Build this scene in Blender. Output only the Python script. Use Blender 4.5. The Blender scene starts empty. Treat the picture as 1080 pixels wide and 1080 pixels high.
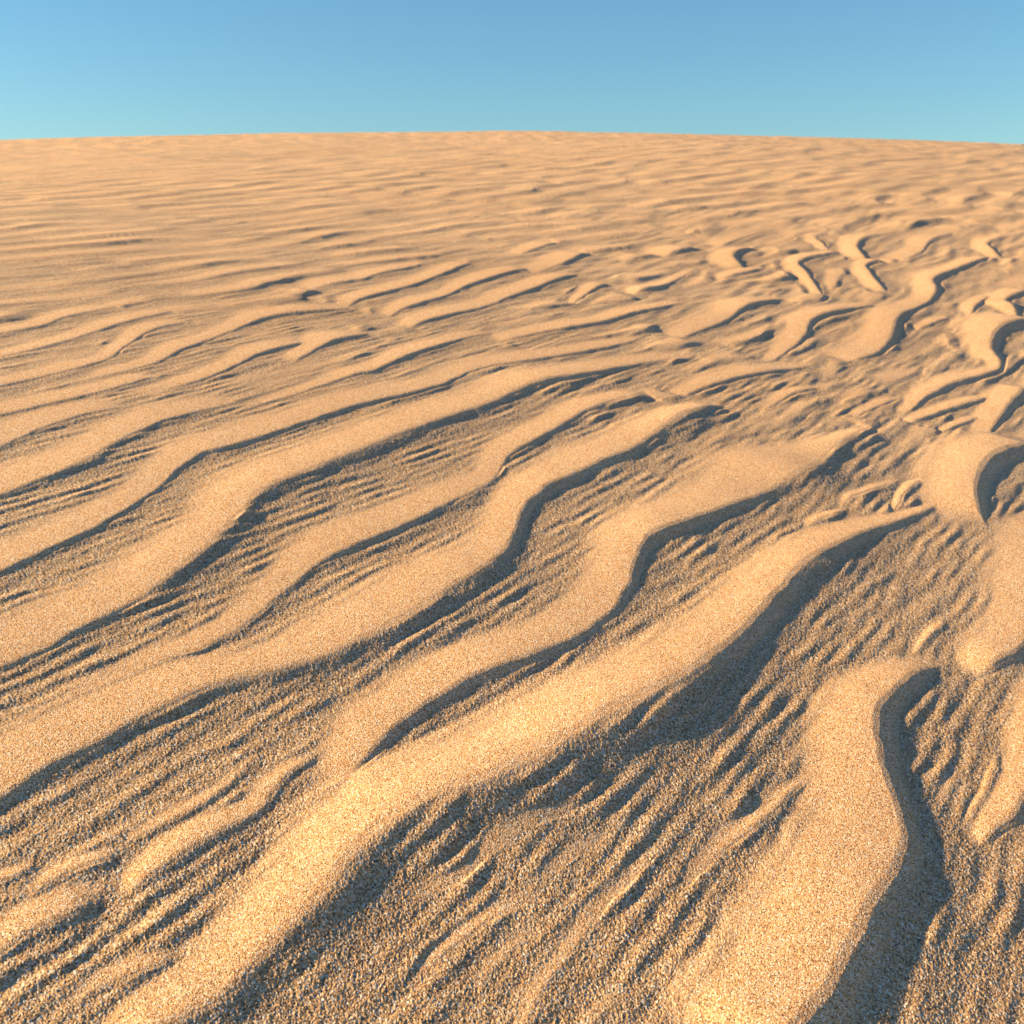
import bpy, math
import numpy as np

# ------------------------------------------------------------------ camera, light, exposure
scene = bpy.context.scene
F_PX = 1158.0                      # focal length in pixels of a 1080 px frame
PITCH = math.atan((540 - 12) / F_PX)
ROLL = math.radians(0.27)
CAM_H = 0.5
ALPHA = PITCH - math.atan((540 - 139.5) / F_PX)
DUNE_R = 2 * CAM_H / math.tan(ALPHA) ** 2      # radius of the dune's convex back
LEAN = 0.095                        # near the camera the sand leans away from the sun
SUN_EL = math.radians(16.5)         # height of the sun above the dune's own slope
TILT = math.radians(11.0)           # the slope climbs away from the camera
SUN_AZ = math.radians(175.0)       # math angle from +X, counter-clockwise: light comes from the left

cam_data = bpy.data.cameras.new('camera')
cam = bpy.data.objects.new('camera', cam_data)
scene.collection.objects.link(cam)
cam_data.sensor_fit = 'HORIZONTAL'
cam_data.sensor_width = 36.0
cam_data.lens = 36.0 * F_PX / 1080
cam_data.clip_start = 0.01
cam_data.clip_end = 2000
cam.rotation_mode = 'QUATERNION'
from mathutils import Matrix, Quaternion, Vector
q = Quaternion((1, 0, 0), math.pi / 2 - PITCH)
tilt = Quaternion((1, 0, 0), TILT)
cam.rotation_quaternion = tilt @ q @ Quaternion((0, 0, 1), ROLL)
cam.location = tilt @ Vector((0, 0, CAM_H))
sv = tilt @ Vector((math.cos(SUN_EL) * math.cos(SUN_AZ), math.cos(SUN_EL) * math.sin(SUN_AZ), math.sin(SUN_EL)))
cam_data.dof.use_dof = True
cam_data.dof.focus_distance = 0.85
cam_data.dof.aperture_fstop = 20
scene.camera = cam
scene.render.resolution_x = 1024
scene.render.resolution_y = 1024

world = bpy.data.worlds.new('World')
scene.world = world
world.use_nodes = True
wn = world.node_tree
wn.nodes.clear()
sky = wn.nodes.new('ShaderNodeTexSky')
sky.sky_type = 'NISHITA'
sky.sun_disc = False
sky.sun_elevation = math.asin(sv.z)
sky.sun_rotation = math.atan2(sv.x, sv.y)
sky.air_density = 1.2
sky.dust_density = 0.0
sky.ozone_density = 5.5
bg = wn.nodes.new('ShaderNodeBackground')
bg.inputs['Strength'].default_value = 0.058
wo = wn.nodes.new('ShaderNodeOutputWorld')
tint = wn.nodes.new('ShaderNodeMix')
tint.data_type = 'RGBA'
tint.blend_type = 'MULTIPLY'
tint.inputs['Factor'].default_value = 1.0
tint.inputs[7].default_value = (0.81, 0.95, 0.91, 1)
wn.links.new(sky.outputs[0], tint.inputs[6])
wn.links.new(tint.outputs[2], bg.inputs[0])
wn.links.new(bg.outputs[0], wo.inputs[0])

sd = bpy.data.lights.new('sun', 'SUN')
sd.energy = 5.0
sd.angle = math.radians(1.0)
sd.color = (0.96, 0.83, 0.41)
sun = bpy.data.objects.new('sun', sd)
scene.collection.objects.link(sun)
sun.rotation_mode = 'QUATERNION'
sun.rotation_quaternion = sv.to_track_quat('Z', 'Y')
sun.location = (-3, 0, 3)

scene.view_settings.view_transform = 'Standard'
scene.view_settings.look = 'None'
scene.view_settings.exposure = 1.60
scene.view_settings.gamma = 1.0

# ------------------------------------------------------------------ the ripple crests
# each crest is a chain from its near-left end to its far-right end: position (as seen, later laid
# out on the dune surface in metres), width of its slip-face shadow, width of its windward back
LINES = [
  [(0,474,6,24,0.2),(42,455,6,22,0.2),(83,441,5,20,0.2),(125,432,3,16,0.2),(165,424,1,10,0.2)] ,
  [(0,526,8,28,0.3),(50,507,9,28,0.3),(92,490,12,28,0.7),(111,477,10,26,0.7),(139,461,8,24,0.4),(172,447,7,22,0.2),(208,437,5,20,0.2),(236,430,3,16,0.5),(280,420,1,10,0.7)] ,
  [(0,607,11,28),(36,590,12,28),(83,568,11,28),(117,550,10,27),(144,533,9,26),(167,517,8,25),(183,501,9,25),(194,493,10,24),(217,480,9,23),(250,472,8,22),(302,455,8,22),(371,432,7,20),(427,419,6,18),(468,407,7,17),(496,394,5,15),(524,387,3,13),(576,380,4,12),(637,369,4,11),(670,360,3,9),(692,347,1,8)] ,
  [(0,707,10,44,0.4),(42,692,13,44,0.2),(83,669,13,44,0.2),(119,651,15,44,0.3),(153,635,16,44,0.5),(181,612,19,44,0.9),(211,589,19,42,1),(236,567,18,40,1),(258,542,17,36,1),(277,523,16,34,0.9),(316,507,15,32,0.8),(357,490,14,30,0.6),(385,479,14,29,0.6),(427,462,14,27,0.5),(468,447,12,25,0.4),(510,433,12,24,0.4),(559,411,12,22,0.3),(603,402,9,18,0.2),(653,391,6,14,0.2),(687,384,3,11,0.3),(750,375,1,8,0.5)] ,
  [(28,757,3,14,0.8),(80,737,4,16,0.8),(139,717,5,18,0.8),(178,697,6,18,0.8),(215,685,7,20,0.7),(250,667,8,22,0.5),(272,650,9,24,0.5),(288,636,9,26,0.5),(329,604,10,30,0.5),(346,592,13,32,0.1),(385,575,13,32,0.1),(427,558,12,30,0.1),(468,537,11,28,0.3),(504,519,8,25,0.7),(524,504,8,24,0.5),(537,483,10,24,0.2),(562,469,11,22,0.2),(589,454,12,20,0.2),(617,437,10,18,0.3),(639,429,8,15,0.5),(667,422,5,12,0.7),(700,419,1,8,0.7)] ,
  [(0,851,22,55,0.1),(25,830,24,58,0.1),(56,813,24,60,0.1),(83,799,22,58,0.2),(111,786,20,54,0.5),(153,761,20,50,0.6),(194,742,19,44,0.6),(222,730,17,38,0.5),(260,722,15,30,0.4),(300,713,15,30,0.6),(343,699,16,38,0.8),(385,680,18,46,0.9),(427,658,20,50,0.9),(468,633,22,50,0.9),(502,611,23,46,0.8),(527,594,23,42,0.4),(541,572,23,38,0.1),(548,554,24,34,0),(556,537,24,31,0),(581,517,22,28,0),(603,508,19,28,0.1),(631,493,15,28,0.1),(667,479,16,30,0.2),(698,459,20,30,0.5),(720,444,20,20,0.9),(750,432,18,10,0.5),(775,429,5,4,0.1)] ,
  [(349,866,3,22,0.7),(365,835,12,32,0.5),(379,813,20,40,0.1),(393,798,23,45,0.1),(413,775,24,45,0.2),(454,747,22,45,0.2),(496,722,22,42,0.2),(524,711,22,40,0.2),(570,694,18,36,0.2),(603,678,16,38,0.1),(631,660,15,42,0.1),(651,642,17,45,0),(664,619,24,45,0.2),(670,600,28,43,0.1),(677,583,30,40,0.1),(689,571,29,38,0.1),(726,557,22,34,0.1),(764,542,18,34,0.1),(800,529,16,40,0.1),(822,518,16,52,0.5),(842,508,20,72,1),(863,497,20,60,1),(885,474,18,24,1),(905,460,15,10,0.8),(925,449,6,5,0.8)] ,
  [(170,1092,26,42,0.7),(203,1074,28,45,0.7),(242,1052,30,48,0.6),(260,1033,32,52,0.6),(285,1011,34,56,0.8),(316,980,44,60,1),(352,947,50,62,1),(385,905,54,62,1),(427,877,58,62,1),(454,863,60,62,1),(510,845,62,64,1),(564,822,62,65,1),(598,800,60,65,1),(640,775,54,64,1),(687,750,48,62,1),(720,730,48,60,0.9),(756,702,48,56,0.4),(784,677,47,52,0.1),(802,656,46,50,0.1),(830,625,48,46,0.2),(852,603,46,40,0.6),(886,581,38,30,0.3),(919,565,24,22,0),(947,554,13,15,0),(974,542,9,10,0.1),(999,530,7,8,0.5)] ,
  [(125,960,3,12,0.55),(150,936,16,20,0.55),(181,911,18,26,0.55),(217,890,17,28,0.55),(250,874,14,25,0.55),(278,855,12,22,0.55),(288,836,12,20,0.55),(316,811,9,15,0.55),(343,797,4,10,0.55)] ,
  [(0,1010,16,30,0.55),(28,988,17,32,0.55),(56,974,16,32,0.55),(92,960,12,28,0.55),(117,953,5,20,0.55),(130,950,1,10,0.55)] ,
  [(10,970,2,8,0.55),(22,960,5,13,0.55),(47,940,10,16,0.55),(72,924,10,16,0.55),(111,909,9,14,0.55),(135,901,3,9,0.55)] ,
  [(0,933,10,14,0.55),(33,919,8,12,0.55),(50,910,2,6,0.55)] ,
  [(60,1080,6,20,0.55),(97,1050,9,20,0.55),(139,1030,9,18,0.55),(181,1016,8,18,0.55),(200,1000,3,10,0.55)] ,
  [(130,897,3,8,0.55),(147,885,7,12,0.55),(194,860,8,13,0.55),(236,836,8,13,0.55),(264,808,6,12,0.55),(285,795,1,8,0.55)] ,
  [(840,1105,95,115,0.2),(869,1075,95,115,0.2),(886,1045,92,115,0.3),(905,1003,88,114,0.4),(928,960,80,112,0.5),(948,925,66,110,0.4),(957,893,48,100,0.3),(947,858,44,88,0.2),(936,822,48,78,0.1),(928,785,56,70,0),(927,761,56,62,0),(943,737,50,48,0),(963,719,40,32,0.1),(988,706,26,18,0.4),(1016,699,8,8,0.6)] ,
  [(710,955,2,6,0.55),(728,935,9,12,0.55),(756,905,14,16,0.55),(784,883,16,18,0.55),(808,867,17,20,0.55),(833,841,17,18,0.55),(849,824,11,10,0.55),(853,810,2,4,0.55)] ,
  [(425,975,3,6,0.55),(454,949,10,11,0.55),(496,927,12,12,0.55),(527,899,16,13,0.55),(560,878,15,12,0.55),(595,870,8,9,0.55),(620,855,3,7,0.55)] ,
  [(425,1052,2,6,0.55),(441,1036,8,10,0.55),(466,1011,14,13,0.55),(496,986,14,13,0.55),(524,969,13,12,0.55),(552,958,10,12,0.55),(587,924,9,12,0.55),(626,897,9,11,0.55),(650,880,2,6,0.55)] ,
  [(553,1090,13,18,0.55),(570,1055,13,18,0.55),(603,1008,13,18,0.55),(631,969,13,18,0.55),(653,944,10,16,0.55),(687,913,6,12,0.55),(710,890,2,8,0.55)] ,
  [(500,1060,8,12,0.55),(520,1030,11,13,0.55),(537,1008,11,13,0.55),(567,980,8,12,0.55),(590,960,2,8,0.55)] ,
  [(610,1095,6,14,0.55),(631,1075,7,15,0.55),(673,1047,6,14,0.55),(690,1020,2,8,0.55)] ,
  [(1048,562,6,28),(1037,550,22,42),(1031,533,38,50),(1031,515,42,52),(1038,498,42,50),(1052,487,36,38),(1080,478,30,28)] ,
  [(1020,724,3,10),(1042,708,20,26),(1060,699,26,38),(1082,684,28,46),(1098,640,26,52),(1102,600,26,56),(1106,560,16,44)] ,
  [(1022,905,3,10),(1045,885,20,22),(1072,860,34,34),(1094,825,38,36),(1100,780,38,36),(1106,728,18,28)] ,
  [(1014,880,3,5,0.55),(1024,862,12,8,0.55),(1037,838,13,8,0.55),(1050,812,13,8,0.55),(1054,798,2,5,0.55)] ,
  [(985,862,3,5,0.55),(994,844,10,8,0.55),(1006,826,10,8,0.55),(1015,812,2,5,0.55)] ,
  [(826,805,3,6,0.55),(832,780,8,8,0.55),(838,763,7,8,0.55),(849,748,2,5,0.55)] ,
  [(825,742,2,5,0.55),(838,728,6,7,0.55),(862,713,2,6,0.55)] ,
  [(966,694,2,5,0.55),(974,680,12,8,0.55),(988,664,12,8,0.55),(998,654,2,4,0.55)] ,
  [(943,546,2,5,0.55),(948,532,11,8,0.55),(957,518,12,9,0.55),(976,507,3,5,0.55)] ,
  [(885,540,2,5,0.55),(893,529,9,8,0.55),(904,524,8,8,0.55),(930,515,6,7,0.55),(950,504,2,5,0.55)] ,
  [(848,561,2,5,0.55),(860,552,6,8,0.55),(885,543,7,8,0.55),(896,535,2,5,0.55)] ,
  [(805,388,1,6),(818,380,4,9),(838,367,7,15),(850,355,14,24),(855,343,15,24),(870,335,9,13),(905,327,4,9),(930,322,2,6)] ,
  [(869,315,2,7),(859,301,12,9),(851,290,16,10),(842,281,14,12),(850,276,9,8),(868,272,5,6),(887,267,2,5)] ,
  [(938,311,2,7),(926,301,10,10),(916,288,14,12),(913,283,12,11),(921,279,6,6),(935,277,1,4)] ,
  [(916,278,3,9),(907,269,12,13),(904,262,15,16),(911,255,12,11),(930,250,7,7),(955,245,2,4)] ,
  [(876,267,1,5),(867,259,7,7),(860,252,7,8),(876,247,3,5)] ,
  [(948,279,2,9),(971,269,5,16),(980,258,8,16),(1000,250,6,9),(1015,243,1,5)] ,
  [(883,385,2,12),(905,381,4,16),(925,375,9,24),(939,362,20,32),(944,350,24,33),(948,338,18,28),(963,329,7,16),(980,320,7,15),(988,308,20,19),(984,299,22,18),(1002,290,13,10),(1030,279,7,9),(1048,272,2,6)] ,
  [(950,441,3,8),(963,433,8,12),(976,422,11,14),(1002,409,10,14),(1030,401,8,12),(1052,393,12,13),(1055,384,24,14),(1046,371,34,24),(1049,358,34,30),(1060,350,26,26),(1082,343,20,18)] ,
  [(1060,347,2,6),(1072,336,13,12),(1069,327,16,14),(1060,320,13,14),(1080,311,12,12)] ,
  [(1024,338,2,6),(1027,327,11,12),(1040,317,6,10),(1050,312,1,5)] ,
  [(1057,276,2,7),(1046,266,9,10),(1041,260,9,10),(1060,253,6,7),(1080,248,4,5)] ,
  [(1034,470,3,12),(1044,458,10,22),(1055,443,18,26),(1069,426,22,26),(1080,415,22,24)] ,
  [(965,351,1,4),(974,347,5,8),(991,340,5,8),(1005,336,1,4)] ,
  [(705,362,1,6),(720,357,3,10),(742,350,5,16),(767,340,8,22),(786,327,11,18),(817,319,4,8),(835,315,1,5)] ,
  [(758,298,1,4),(772,293,4,7),(798,287,4,7),(812,283,1,4)] ,
  [(788,287,2,8),(778,279,11,18),(774,272,14,20),(783,267,8,8),(800,263,2,5)] ,
  [(427,352,3,10),(443,343,6,12),(468,336,5,12),(510,326,4,12),(538,315,5,12),(560,308,6,12),(580,300,7,12),(597,294,6,10),(615,289,1,6)] ,
  [(555,291,1,9),(585,283,3,12),(603,276,7,15),(614,271,8,14),(628,267,3,8)] ,
  [(405,340,2,8),(427,327,5,10),(468,315,5,10),(491,304,5,10),(524,293,5,10),(546,287,4,9),(565,283,1,6)] ,
  [(300,388,2,10),(329,373,6,14),(352,362,7,15),(377,357,5,13),(402,350,1,8)] ,
  [(315,311,1,7),(347,302,3,9),(379,297,3,9),(399,291,4,9),(438,282,3,8),(454,274,2,7)] ,
  [(350,331,1,7),(366,326,3,9),(379,318,5,10),(427,305,4,10),(454,296,5,10),(488,282,5,10),(505,277,1,6)] ,
  [(130,427,2,9),(180,412,3,11),(217,401,5,13),(244,390,6,14),(272,376,6,14),(300,368,5,13),(335,360,2,9)] ,
  [(83,405,2,9),(125,395,3,10),(161,386,4,12),(189,372,6,14),(217,362,5,13),(244,351,4,12),(272,340,5,12),(302,334,4,11),(357,329,3,9),(385,324,1,6)] ,
  [(0,409,4,11),(42,400,3,12),(78,391,4,12),(111,382,5,13),(131,368,6,13),(158,351,5,12),(189,343,3,10),(215,337,1,7)] ,
  [(0,440,4,13),(56,427,4,14),(111,414,4,13),(156,401,5,12),(183,394,1,8)] ,
  [(0,354,3,9),(42,346,4,10),(67,337,4,10),(100,330,3,9),(140,322,1,6)] ,
  [(0,379,3,9),(69,362,4,10),(111,348,4,10),(139,340,4,10),(194,327,2,8)] ,
  [(260,434,2,8),(329,412,4,10),(371,398,4,11),(393,394,6,12),(427,379,8,13),(468,366,7,12),(496,357,3,9),(530,352,1,7)] ,
  [(520,363,3,9),(589,350,4,10),(631,343,5,10),(664,334,6,10),(703,325,4,8),(730,318,1,5)] ,
  [(712,424,2,8),(726,418,6,13),(756,407,7,14),(798,397,6,13),(820,394,5,12),(870,385,1,6)] ,
  [(668,313,1,4),(676,309,6,8),(698,304,6,8),(726,290,3,7),(735,284,1,4)] ,
  [(603,325,1,4),(610,318,5,8),(631,304,6,9),(645,300,1,5)] ,
  [(755,263,1,5),(767,259,4,9),(798,248,5,9),(815,244,1,5)] ,
  [(545,272,1,5),(553,268,3,8),(581,259,4,9),(595,256,1,5)] ,
  [(695,274,1,6),(712,269,6,13),(728,265,6,11),(745,262,1,5)] ,
  [(800,437,1,5),(811,432,4,9),(830,420,6,10),(848,414,5,8),(870,410,1,5)] ,
  [(895,445,1,5),(911,437,5,9),(936,426,5,9),(955,420,1,5)] ,
  [(955,450,1,5),(969,445,7,9),(1002,434,8,10),(1038,423,7,10),(1048,418,1,5)] ,
  [(990,460,1,5),(1002,454,7,8),(1027,444,6,8),(1037,440,1,4)] ,
]
A_GAIN = 1.08

def lean(X, Y):
    t = np.clip((np.hypot(X, Y) - 0.9) / 4.6, 0, 1)
    return -LEAN * X * (1 - t * t * (3 - 2 * t))

def frame_to_ground(P):
    """lay out points on the convex back of the dune, in metres"""
    x = P[:, 0] - 540.0
    y = 540.0 - P[:, 1]
    cr, sr = math.cos(ROLL), math.sin(ROLL)
    x, y = x * cr - y * sr, y * cr + x * sr
    fx = x
    fy = F_PX * math.cos(PITCH) + y * math.sin(PITCH)
    fz = -F_PX * math.sin(PITCH) + y * math.cos(PITCH)
    A = (fx ** 2 + fy ** 2) / (2 * DUNE_R)
    zb = np.zeros_like(fx)
    for _ in range(12):
        t = (-fz - np.sqrt(np.maximum(fz * fz - 4 * A * (CAM_H - zb), 0))) / (2 * A)
        zb = 0.5 * zb + 0.5 * lean(t * fx, t * fy)
    return np.stack([t * fx, t * fy], 1)

def ground_to_frame(X, Y):
    Z = -(X * X + Y * Y) / (2 * DUNE_R) - CAM_H + lean(X, Y)
    dep = Y * math.cos(PITCH) - Z * math.sin(PITCH)
    up = Y * math.sin(PITCH) + Z * math.cos(PITCH)
    ok = dep > 0.02
    dep = np.where(ok, dep, 1)
    u = 540 + F_PX * X / dep
    v = 540 - F_PX * up / dep
    return np.where(ok, u, 9e9), np.where(ok, v, 9e9)

rng = np.random.default_rng(7)

def tile_noise(n, size, lo, hi, seed, aniso=None):
    """periodic band-limited noise on an n x n tile of size metres; wavelengths lo..hi; complex if aniso"""
    r = np.random.default_rng(seed)
    k = np.fft.fftfreq(n, size / n)
    KX, KY = np.meshgrid(k, k, indexing='xy')
    K = np.hypot(KX, KY) + 1e-9
    w = np.exp(-((np.log(K) - math.log(1 / math.sqrt(lo * hi))) / (0.5 * math.log(hi / lo) + 1e-6)) ** 2)
    if aniso is not None:
        ang, spread = aniso
        a = np.angle(np.exp(1j * (np.arctan2(KY, KX) - ang)))
        w = w * np.exp(-(a / spread) ** 2)
    z = r.standard_normal((n, n)) + 1j * r.standard_normal((n, n))
    f = np.fft.ifft2(z * w)
    if aniso is None:
        f = f.real
        f = f / f.std()
    else:
        f = f / np.sqrt((np.abs(f) ** 2).mean())
    return f

def sample(tile, size, X, Y):
    n = tile.shape[0]
    u = X * (n / size); v = Y * (n / size)
    i = np.floor(u).astype(np.int64); j = np.floor(v).astype(np.int64)
    fu = u - i; fv = v - j
    i0 = i % n; i1 = (i + 1) % n; j0 = j % n; j1 = (j + 1) % n
    return (tile[j0, i0] * (1 - fu) * (1 - fv) + tile[j0, i1] * fu * (1 - fv)
            + tile[j1, i0] * (1 - fu) * fv + tile[j1, i1] * fu * fv)

def smoothstep(a, b, x):
    t = np.clip((x - a) / (b - a), 0, 1)
    return t * t * (3 - 2 * t)

def smax(a, b, k):
    h = np.clip(0.5 + 0.5 * (a - b) / k, 0, 1)
    return b * (1 - h) + a * h + k * h * (1 - h)

# ---- polar grid: one sheet, dense where the view falls, reaching down the far side of the dune
NA, NR = 1900, 1420
fwd = np.linspace(math.radians(-36), math.radians(36), NA)
side = np.linspace(0, 1, 160)[1:-1]
rest = math.radians(36) + (2 * math.pi - math.radians(72)) * (0.5 - 0.5 * np.cos(side * math.pi)) ** 1.0
az = np.concatenate([fwd, rest])                       # measured from +Y towards +X
rows = np.linspace(1240, 140.5, NR)
rr = frame_to_ground(np.stack([np.full(NR, 540.0), rows], 1))[:, 1]
r_in = rr[0] * np.linspace(0.05, 0.97, 60)
r_hor = rr[-1]
r_out = r_hor * np.exp(np.linspace(0, 1, 120)[1:] * math.log(60 / r_hor))
rad = np.concatenate([r_in, rr, r_out])
AZ, RD = np.meshgrid(az, rad)                          # rows = radius
X = RD * np.sin(AZ); Y = RD * np.cos(AZ)
nr, na = X.shape

# ---- gentle domain warp so no line is mechanical
w1 = tile_noise(512, 3.0, 0.03, 0.12, 1); w2 = tile_noise(512, 3.0, 0.03, 0.12, 2)
WX = X + 0.0006 * sample(w1, 3.0, X, Y)
WY = Y + 0.0006 * sample(w2, 3.0, X, Y)

# ---- traced ridges
Hr = np.zeros_like(X); smooth = np.zeros_like(X); cover = np.zeros_like(X)
U, V = ground_to_frame(X, Y)
FU = np.where(np.abs(U) > 5e3, 5e3, U); 
sdir = np.array([-math.cos(SUN_AZ), -math.sin(SUN_AZ)])   # where shadows run

def catmull(L, n=5):
    P = np.array(L, float)
    P0 = np.vstack([2 * P[0] - P[1], P, 2 * P[-1] - P[-2]])
    out = []
    for i in range(1, len(P0) - 2):
        a, b, c, d = P0[i - 1], P0[i], P0[i + 1], P0[i + 2]
        for t in np.linspace(0, 1, n, endpoint=False):
            m = 0.5 * ((2 * b) + (c - a) * t + (2 * a - 5 * b + 4 * c - d) * t * t + (3 * b - a - 3 * c + d) * t ** 3)
            m[2:] = b[2:] * (1 - t) + c[2:] * t
            out.append(m)
    out.append(P[-1])
    return np.array(out)

def ridge_profile(D, a, W, q):
    u = np.clip((D + W) / W, 0, 1)
    wind = a * (0.35 * np.sin(u * (math.pi / 2)) ** 1.5 + 0.65 * (0.75 * u + 0.25 * u * u * (3 - 2 * u)))
    d = np.maximum(D, 0)
    run = a * (0.95 + 1.2 * q)                            # crisp slip face, or a soft slumped one
    x = np.clip(d / run, 0, 1)
    st = (1 - q) * (1 - x) + q * (1 - x * x * (3 - 2 * x))
    tf = 0.56 + 0.26 * q
    lee = (1 - tf) * a * st + tf * a * np.exp(-d / (0.004 + (3.3 + 0.5 * q) * a))
    return np.where(D < 0, wind, lee)

for L in LINES:
    L = [tuple(p) if len(p) == 5 else tuple(p) + (0.0,) for p in L]
    def ext(p, q):
        dx, dy = p[0] - q[0], p[1] - q[1]; n = math.hypot(dx, dy)
        return (p[0] + dx / n * 110, p[1] + dy / n * 110, p[2] * 0.8, p[3], p[4])
    if L[0][0] <= 3: L.insert(0, ext(L[0], L[1]))
    P = catmull(L)
    G = frame_to_ground(P)
    T = np.gradient(P[:, :2], axis=0); T /= np.linalg.norm(T, axis=1)[:, None] + 1e-9
    N = np.stack([T[:, 1], -T[:, 0]], 1)                     # towards the lit side, in the frame
    GU = frame_to_ground(P[:, :2] + N * P[:, 3:4])
    GS = frame_to_ground(P[:, :2] - N * P[:, 2:3])
    TG = np.gradient(G, axis=0); TG /= np.linalg.norm(TG, axis=1)[:, None] + 1e-9
    NG = np.stack([-TG[:, 1], TG[:, 0]], 1)                  # lit side on the ground
    Wd = np.abs(((GU - G) * NG).sum(1)); S = np.abs(((GS - G) * NG).sum(1))
    cosf = np.clip(-(NG @ sdir), 0.6, 1)
    tl = np.clip((np.hypot(G[:, 0], G[:, 1]) - 0.9) / 4.6, 0, 1)
    tanE = np.tan(SUN_EL - 0.9 * LEAN * (1 - tl * tl * (3 - 2 * tl)))
    a = S * tanE / cosf * A_GAIN
    a = np.minimum(a, 0.2 * Wd + 0.001)
    # even steps along the crest, then smooth its height, width and softness
    seg = np.hypot(*np.diff(G, axis=0).T); arc = np.concatenate([[0], np.cumsum(seg)])
    step = max(0.005, 0.16 * np.median(Wd)); n = max(4, int(arc[-1] / step))
    q_ = np.linspace(0, arc[-1], n); step = q_[1]
    def along(v, sig):
        v = np.interp(q_, arc, v); k = int(3 * sig / step) + 1
        g = np.exp(-0.5 * (np.arange(-k, k + 1) * step / sig) ** 2); g /= g.sum()
        p = np.pad(v, k, mode='edge')
        lo, hi = v[0], v[-1]
        p[:k] = 2 * lo - p[k + 1:2 * k + 1][::-1] if len(v) > k + 1 else lo
        p[-k:] = 2 * hi - p[-2 * k - 1:-k - 1][::-1] if len(v) > k + 1 else hi
        return np.convolve(p, g, 'valid')
    Wm = float(np.median(Wd))
    G = np.stack([along(G[:, 0], 0.12 * Wm), along(G[:, 1], 0.12 * Wm)], 1)
    a = np.maximum(along(a, 0.45 * Wm), 0.0001); Wd = np.maximum(along(Wd, 0.45 * Wm), 0.004)
    Q = np.clip(along(P[:, 4], 0.45 * Wm), 0, 1)
    a = a * (1 + 0.45 * Q)
    inside = lambda p: 0 < p[0] < 1070 and p[1] < 1075
    if inside(P[0]): a = a * smoothstep(0, 1.3 * Wm, q_)
    if inside(P[-1]): a = a * smoothstep(0, 1.3 * Wm, q_[-1] - q_)
    a = np.maximum(a, 1e-5)
    Wd = Wd * 1.5
    M = Wd.max() + 0.07
    xmin, xmax = G[:, 0].min() - M, G[:, 0].max() + M
    ymin, ymax = G[:, 1].min() - M, G[:, 1].max() + M
    box = (X > xmin) & (X < xmax) & (Y > ymin) & (Y < ymax)
    ii = np.nonzero(box)
    if len(ii[0]) == 0: continue
    px = WX[ii]; py = WY[ii]
    best = np.full(px.shape, 1e9); sg = np.zeros_like(px); aa = np.zeros_like(px); ww = np.zeros_like(px); qq = np.zeros_like(px); tw = np.zeros_like(px)
    for i in range(len(G) - 1):
        ax, ay = G[i]; dx, dy = G[i + 1] - G[i]; l2 = dx * dx + dy * dy + 1e-12
        t0 = ((px - ax) * dx + (py - ay) * dy) / l2
        t = np.clip(t0, 0, 1)
        ex = px - ax - t * dx; ey = py - ay - t * dy
        d2 = ex * ex + ey * ey
        m = d2 < best
        s = np.sign(dy * ex - dx * ey)                       # >0 on the lee side
        best = np.where(m, d2, best); sg = np.where(m, s, sg)
        wt = (d2 + 2e-7) ** -3.0
        tw += wt; aa += wt * (a[i] + t * (a[i + 1] - a[i]))
        qq += wt * (Q[i] + t * (Q[i + 1] - Q[i])); ww += wt * (Wd[i] + t * (Wd[i + 1] - Wd[i]))
    aa /= tw; qq /= tw; ww /= tw
    D = np.sqrt(best) * sg
    # fade beyond the ends of the chain
    for (e, o) in ((0, 1), (-1, -2)):
        tx, ty = G[e] - G[o]; n = math.hypot(tx, ty)
        q = ((px - G[e][0]) * tx + (py - G[e][1]) * ty) / n
        aa = aa * np.where(q > 0, np.exp(-(np.maximum(q, 0) / (0.012 + 0.35 * Wd[e])) ** 2), 1)
    dl = 0.5 * aa + 0.0008
    h = 0.3 * ridge_profile(D - dl, aa, ww, qq) + 0.4 * ridge_profile(D, aa, ww, qq) + 0.3 * ridge_profile(D + dl, aa, ww, qq)
    Hr[ii] = smax(Hr[ii], h, 0.0009)
    c = smoothstep(-0.95, -0.55, D / ww) * (1 - smoothstep(0.9, 1.9, D / (aa + 1e-5) + 1.2 * qq)) * smoothstep(0.0006, 0.003, aa)
    smooth[ii] = np.maximum(smooth[ii], c)
    wc = np.maximum(ww, 0.035)
    c = smoothstep(-1.4, -0.7, D / wc) * (1 - smoothstep(0, 1, (D - 0.2 * wc - 1.0 * aa) / (0.8 * wc + 3 * aa))) * smoothstep(0.0, 0.003, aa)
    cover[ii] = np.maximum(cover[ii], c)

# ---- the field of ripples everywhere else (far slope and outside the view)
NRM = math.radians(322)                                  # lee direction of the wind ripples
S2 = 26.0
f2 = tile_noise(2400, S2, 0.085, 0.135, 51, (NRM, math.radians(21)))
ph = tile_noise(700, S2, 0.25, 0.9, 12)
f2s = sample(f2, S2, WX, WY)
A2 = np.abs(f2s); P2 = (np.angle(f2s) / (2 * math.pi)) % 1.0
mod = sample(ph, S2, X, Y)
def saw(p):
    return np.where(p < 0.72, 1 - (1 - p / 0.72) ** 2.0, np.where(p < 0.84, 1 - 0.75 * (p - 0.72) / 0.12, 0.25 * ((1 - p) / 0.16) ** 1.5))
saw2 = lambda p: 0.5 * saw(p) + 0.25 - 0.25 * np.cos(2 * math.pi * (p - 0.12))
amp2 = 0.0062 * A2 ** 2 / (A2 ** 2 + 0.16) * np.clip(1 + 0.35 * mod, 0.3, 1.7)
H2 = amp2 * 0.85 * (0.5 * saw(P2) + 0.5 * saw2(P2))
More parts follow.
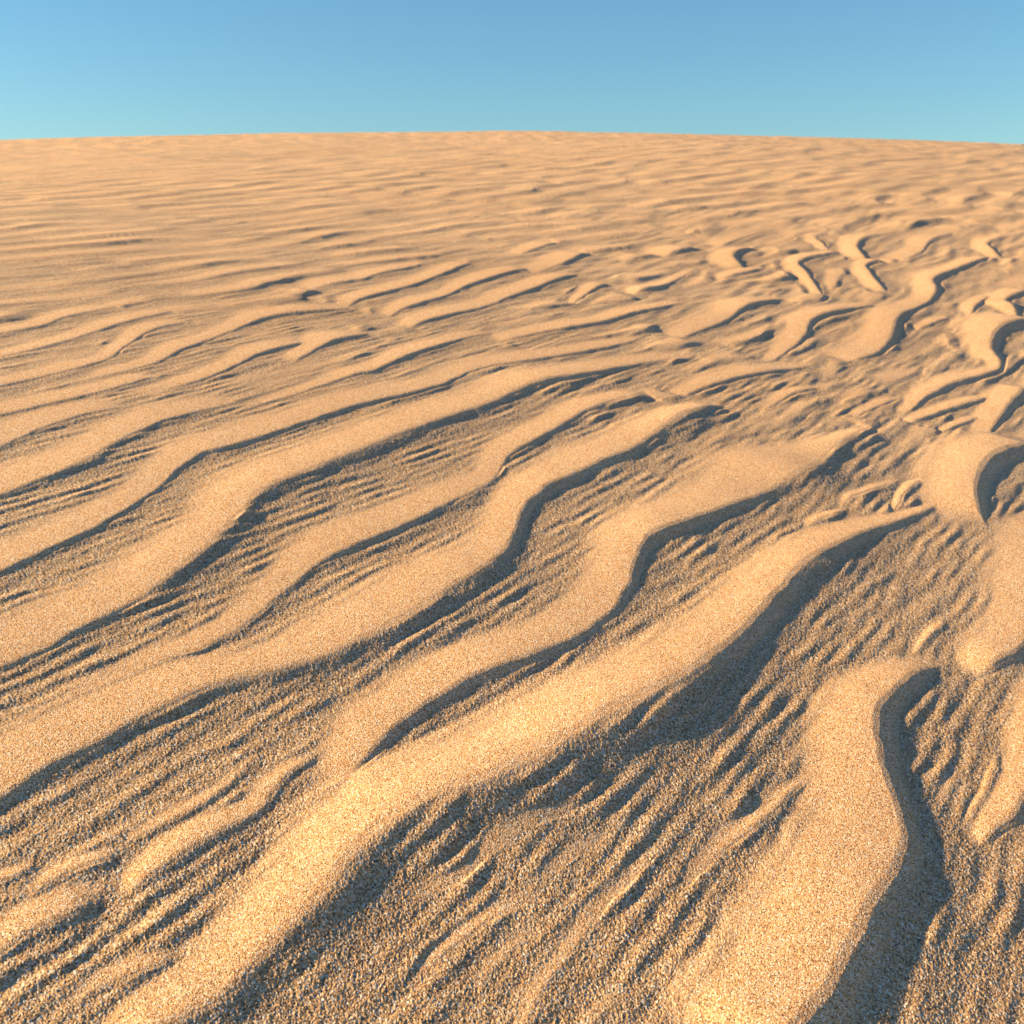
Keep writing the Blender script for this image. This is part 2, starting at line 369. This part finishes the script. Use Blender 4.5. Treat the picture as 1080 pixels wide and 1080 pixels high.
# farther up the slope the ripples grow longer and flatter
for (lo, hi, sd_, am, r0, r1_) in ((0.13, 0.20, 13, 0.0075, 2.6, 3.8), (0.20, 0.32, 14, 0.0095, 4.2, 6.5)):
    f5 = sample(tile_noise(1200, S2, lo, hi, sd_, (NRM, math.radians(28))), S2, X, Y)
    A5 = np.abs(f5)
    h5 = am * 0.9 * A5 ** 2 / (A5 ** 2 + 0.12) * np.clip(1 + 0.2 * mod, 0.4, 1.5) * (0.7 * saw2((np.angle(f5) / (2 * math.pi)) % 1.0) + 0.3 * saw((np.angle(f5) / (2 * math.pi)) % 1.0))
    t5 = smoothstep(r0, r1_, RD)
    H2 = H2 * (1 - 0.88 * t5) + h5 * t5
sm2 = smoothstep(0.2, 0.35, P2) * (1 - smoothstep(0.84, 0.88, P2)) * smoothstep(0.3, 0.8, A2)
mask = smoothstep(232, 262, V) * (1 - smoothstep(1120, 1190, V)) * smoothstep(-110, -50, U) * (1 - smoothstep(1125, 1180, U))
mask = np.where(V > 8e9, 0, mask)
azr = np.arctan2(X, Y)
calm = 0.85 + 0.3 * smoothstep(-0.3, 0.35, azr)
H2 = H2 * calm * (1 - 0.3 * smoothstep(2.5, 8.0, RD))
near = mask * (smoothstep(340, 460, V - 60 * smoothstep(600, 760, U)) * 0.9 + 0.1)
keep = (1 - np.maximum(near, mask * cover)) * (1 + 0.08 * mask)
H = smax(Hr * mask, H2 * keep, 0.0006)
smooth = np.maximum(smooth * mask, sm2 * keep)

# ---- fine ripples in the troughs
S3 = 4.1
f3 = tile_noise(2048, S3, 0.013, 0.021, 21, (NRM + 0.06, math.radians(10)))
f4 = tile_noise(2048, S3, 0.024, 0.040, 22, (NRM, math.radians(15)))
a3 = sample(f3, S3, WX, WY); a4 = sample(f4, S3, WX, WY)
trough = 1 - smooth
pt = tile_noise(512, 3.7, 0.05, 0.25, 33)
def soft_ripple(f):
    A = np.abs(f); p = (np.angle(f) / (2 * math.pi)) % 1.0
    return A * (0.2 * saw(p) + 0.8 * (0.5 - 0.5 * np.cos(2 * math.pi * (p - 0.12))))
f6 = sample(tile_noise(1400, 9.3, 0.036, 0.06, 23, (NRM + 0.05, math.radians(19))), 9.3, WX, WY)
H += trough * 0.0015 * soft_ripple(f6) * smoothstep(1.05, 1.6, RD) * (1 - smoothstep(3.2, 5.0, RD)) * (0.55 + 0.45 * smoothstep(-0.2, 0.2, azr))
fineA = soft_ripple(a3)
midA = soft_ripple(a4)
H += (trough * 0.92 + 0.03) * (0.00068 * fineA * (1 - smoothstep(1.6, 3.0, RD)) + 0.0005 * midA * (1 - smoothstep(3.0, 5.5, RD))) * np.clip(1.0 + 0.3 * sample(pt, 3.7, X, Y), 0.3, 1.6)
iso = tile_noise(1024, 2.3, 0.005, 0.02, 31)
H += 0.00005 * sample(iso, 2.3, X, Y) * (0.4 + trough) * (1 - smoothstep(1.0, 2.2, RD))

iso2 = tile_noise(1400, 1.7, 0.0025, 0.006, 32)
H += 0.000055 * sample(iso2, 1.7, X, Y) * (0.25 + 0.9 * trough) * (1 - smoothstep(1.0, 2.4, RD))

# ---- broad undulation of the dune's back
und = tile_noise(256, 40.0, 2.0, 8.0, 41)
H += 0.004 * sample(und, 40.0, X, Y) * smoothstep(0.8, 6.0, RD)

# ---- grain relief
gr = np.random.default_rng(5).standard_normal((1400, 1400))
GS_ = 1400 * 0.00065
grain = sample(gr, GS_, X, Y)
H += 0.00012 * grain * (0.6 + 0.75 * trough) * (1 - smoothstep(1.0, 2.6, RD))

Z = -(X * X + Y * Y) / (2 * DUNE_R) + lean(X, Y) + H

co = np.empty((nr * na + 1, 3), np.float32)
co[:-1, 0] = X.ravel(); co[:-1, 1] = Y.ravel(); co[:-1, 2] = Z.ravel()
co[-1] = (0, 0, float(Z[0].mean()))
I = np.arange(nr * na, dtype=np.int32).reshape(nr, na)
J = np.roll(I, -1, axis=1)
quads = np.stack([I[:-1].ravel(), J[:-1].ravel(), J[1:].ravel(), I[1:].ravel()], 1)
quads = quads[:, ::-1]
tris = np.stack([np.full(na, nr * na, np.int32), J[0], I[0]], 1)
nq, nt = len(quads), len(tris)
me = bpy.data.meshes.new('sand_dune')
me.vertices.add(len(co)); me.vertices.foreach_set('co', co.ravel())
me.loops.add(nq * 4 + nt * 3)
me.loops.foreach_set('vertex_index', np.concatenate([quads.ravel(), tris.ravel()]).astype(np.int32))
me.polygons.add(nq + nt)
ls = np.concatenate([np.arange(nq) * 4, nq * 4 + np.arange(nt) * 3]).astype(np.int32)
me.polygons.foreach_set('loop_start', ls)
me.update(calc_edges=True)
me.polygons.foreach_set('use_smooth', np.ones(nq + nt, dtype=bool))
at = me.attributes.new('coarse_and_shade', 'FLOAT', 'POINT')
at.data.foreach_set('value', np.append(trough.ravel(), 0).astype(np.float32))  # trough mask: drives the coarser grains and the shade painted into them
dune = bpy.data.objects.new('sand_dune', me)
scene.collection.objects.link(dune)
dune.rotation_mode = 'QUATERNION'
dune.rotation_quaternion = tilt
dune['kind'] = 'structure'
dune['label'] = 'wind rippled golden sand dune rising to a rounded crest'

# ------------------------------------------------------------------ sand material
mat = bpy.data.materials.new('sand')
mat.use_nodes = True
nt_ = mat.node_tree; nd = nt_.nodes; lk = nt_.links
nd.clear()
out = nd.new('ShaderNodeOutputMaterial'); bs = nd.new('ShaderNodeBsdfPrincipled')
lk.new(bs.outputs[0], out.inputs[0])
bs.inputs['Roughness'].default_value = 0.75
bs.inputs['Specular IOR Level'].default_value = 0.3
tc = nd.new('ShaderNodeTexCoord')
def voro(scale):
    v = nd.new('ShaderNodeTexVoronoi'); v.inputs['Scale'].default_value = scale
    lk.new(tc.outputs['Object'], v.inputs['Vector']); return v
def ramp(stops):
    r = nd.new('ShaderNodeValToRGB'); e = r.color_ramp.elements
    r.color_ramp.interpolation = 'LINEAR'
    while len(e) < len(stops): e.new(0.5)
    for k, (p, c) in enumerate(stops): e[k].position = p; e[k].color = (*c, 1)
    return r
def sep(c):
    s = nd.new('ShaderNodeSeparateColor'); lk.new(c, s.inputs[0]); return s
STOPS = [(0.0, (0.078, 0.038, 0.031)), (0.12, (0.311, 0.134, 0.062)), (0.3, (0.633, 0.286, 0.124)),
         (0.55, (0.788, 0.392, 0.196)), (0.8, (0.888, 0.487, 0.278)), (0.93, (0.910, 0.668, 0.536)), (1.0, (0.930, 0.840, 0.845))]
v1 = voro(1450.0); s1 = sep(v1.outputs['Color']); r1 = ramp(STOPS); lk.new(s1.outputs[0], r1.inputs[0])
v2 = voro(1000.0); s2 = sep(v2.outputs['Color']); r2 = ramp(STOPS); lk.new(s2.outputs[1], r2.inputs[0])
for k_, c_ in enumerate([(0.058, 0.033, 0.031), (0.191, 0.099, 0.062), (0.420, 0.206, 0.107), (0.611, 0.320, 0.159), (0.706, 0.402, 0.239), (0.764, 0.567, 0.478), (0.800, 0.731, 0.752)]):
    r2.color_ramp.elements[k_].color = (*c_, 1)  # greyer coarse grains, darkened further to paint in the troughs' broad shade
atn = nd.new('ShaderNodeAttribute'); atn.attribute_name = 'coarse_and_shade'
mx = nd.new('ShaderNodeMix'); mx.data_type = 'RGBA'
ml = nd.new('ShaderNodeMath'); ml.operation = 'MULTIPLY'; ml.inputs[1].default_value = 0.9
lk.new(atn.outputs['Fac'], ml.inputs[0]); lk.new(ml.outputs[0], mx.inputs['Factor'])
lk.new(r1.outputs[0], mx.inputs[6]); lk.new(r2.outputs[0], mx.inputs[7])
# broad, faint drift of tone between paler and redder sand
nz = nd.new('ShaderNodeTexNoise'); nz.inputs['Scale'].default_value = 2.3; nz.inputs['Detail'].default_value = 5
lk.new(tc.outputs['Object'], nz.inputs['Vector'])
rt = ramp([(0.3, (0.93, 0.90, 0.86)), (0.7, (1.05, 1.04, 1.02))]); lk.new(nz.outputs[0], rt.inputs[0])
mm = nd.new('ShaderNodeMix'); mm.data_type = 'RGBA'; mm.blend_type = 'MULTIPLY'; mm.inputs['Factor'].default_value = 1
lk.new(mx.outputs[2], mm.inputs[6]); lk.new(rt.outputs[0], mm.inputs[7])
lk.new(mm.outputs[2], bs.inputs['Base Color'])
bp = nd.new('ShaderNodeBump'); bp.inputs['Strength'].default_value = 0.45; bp.inputs['Distance'].default_value = 0.0005
inv = nd.new('ShaderNodeMath'); inv.operation = 'SUBTRACT'; inv.inputs[0].default_value = 1.0
lk.new(v1.outputs['Distance'], inv.inputs[1]); lk.new(inv.outputs[0], bp.inputs['Height'])
lk.new(bp.outputs[0], bs.inputs['Normal'])
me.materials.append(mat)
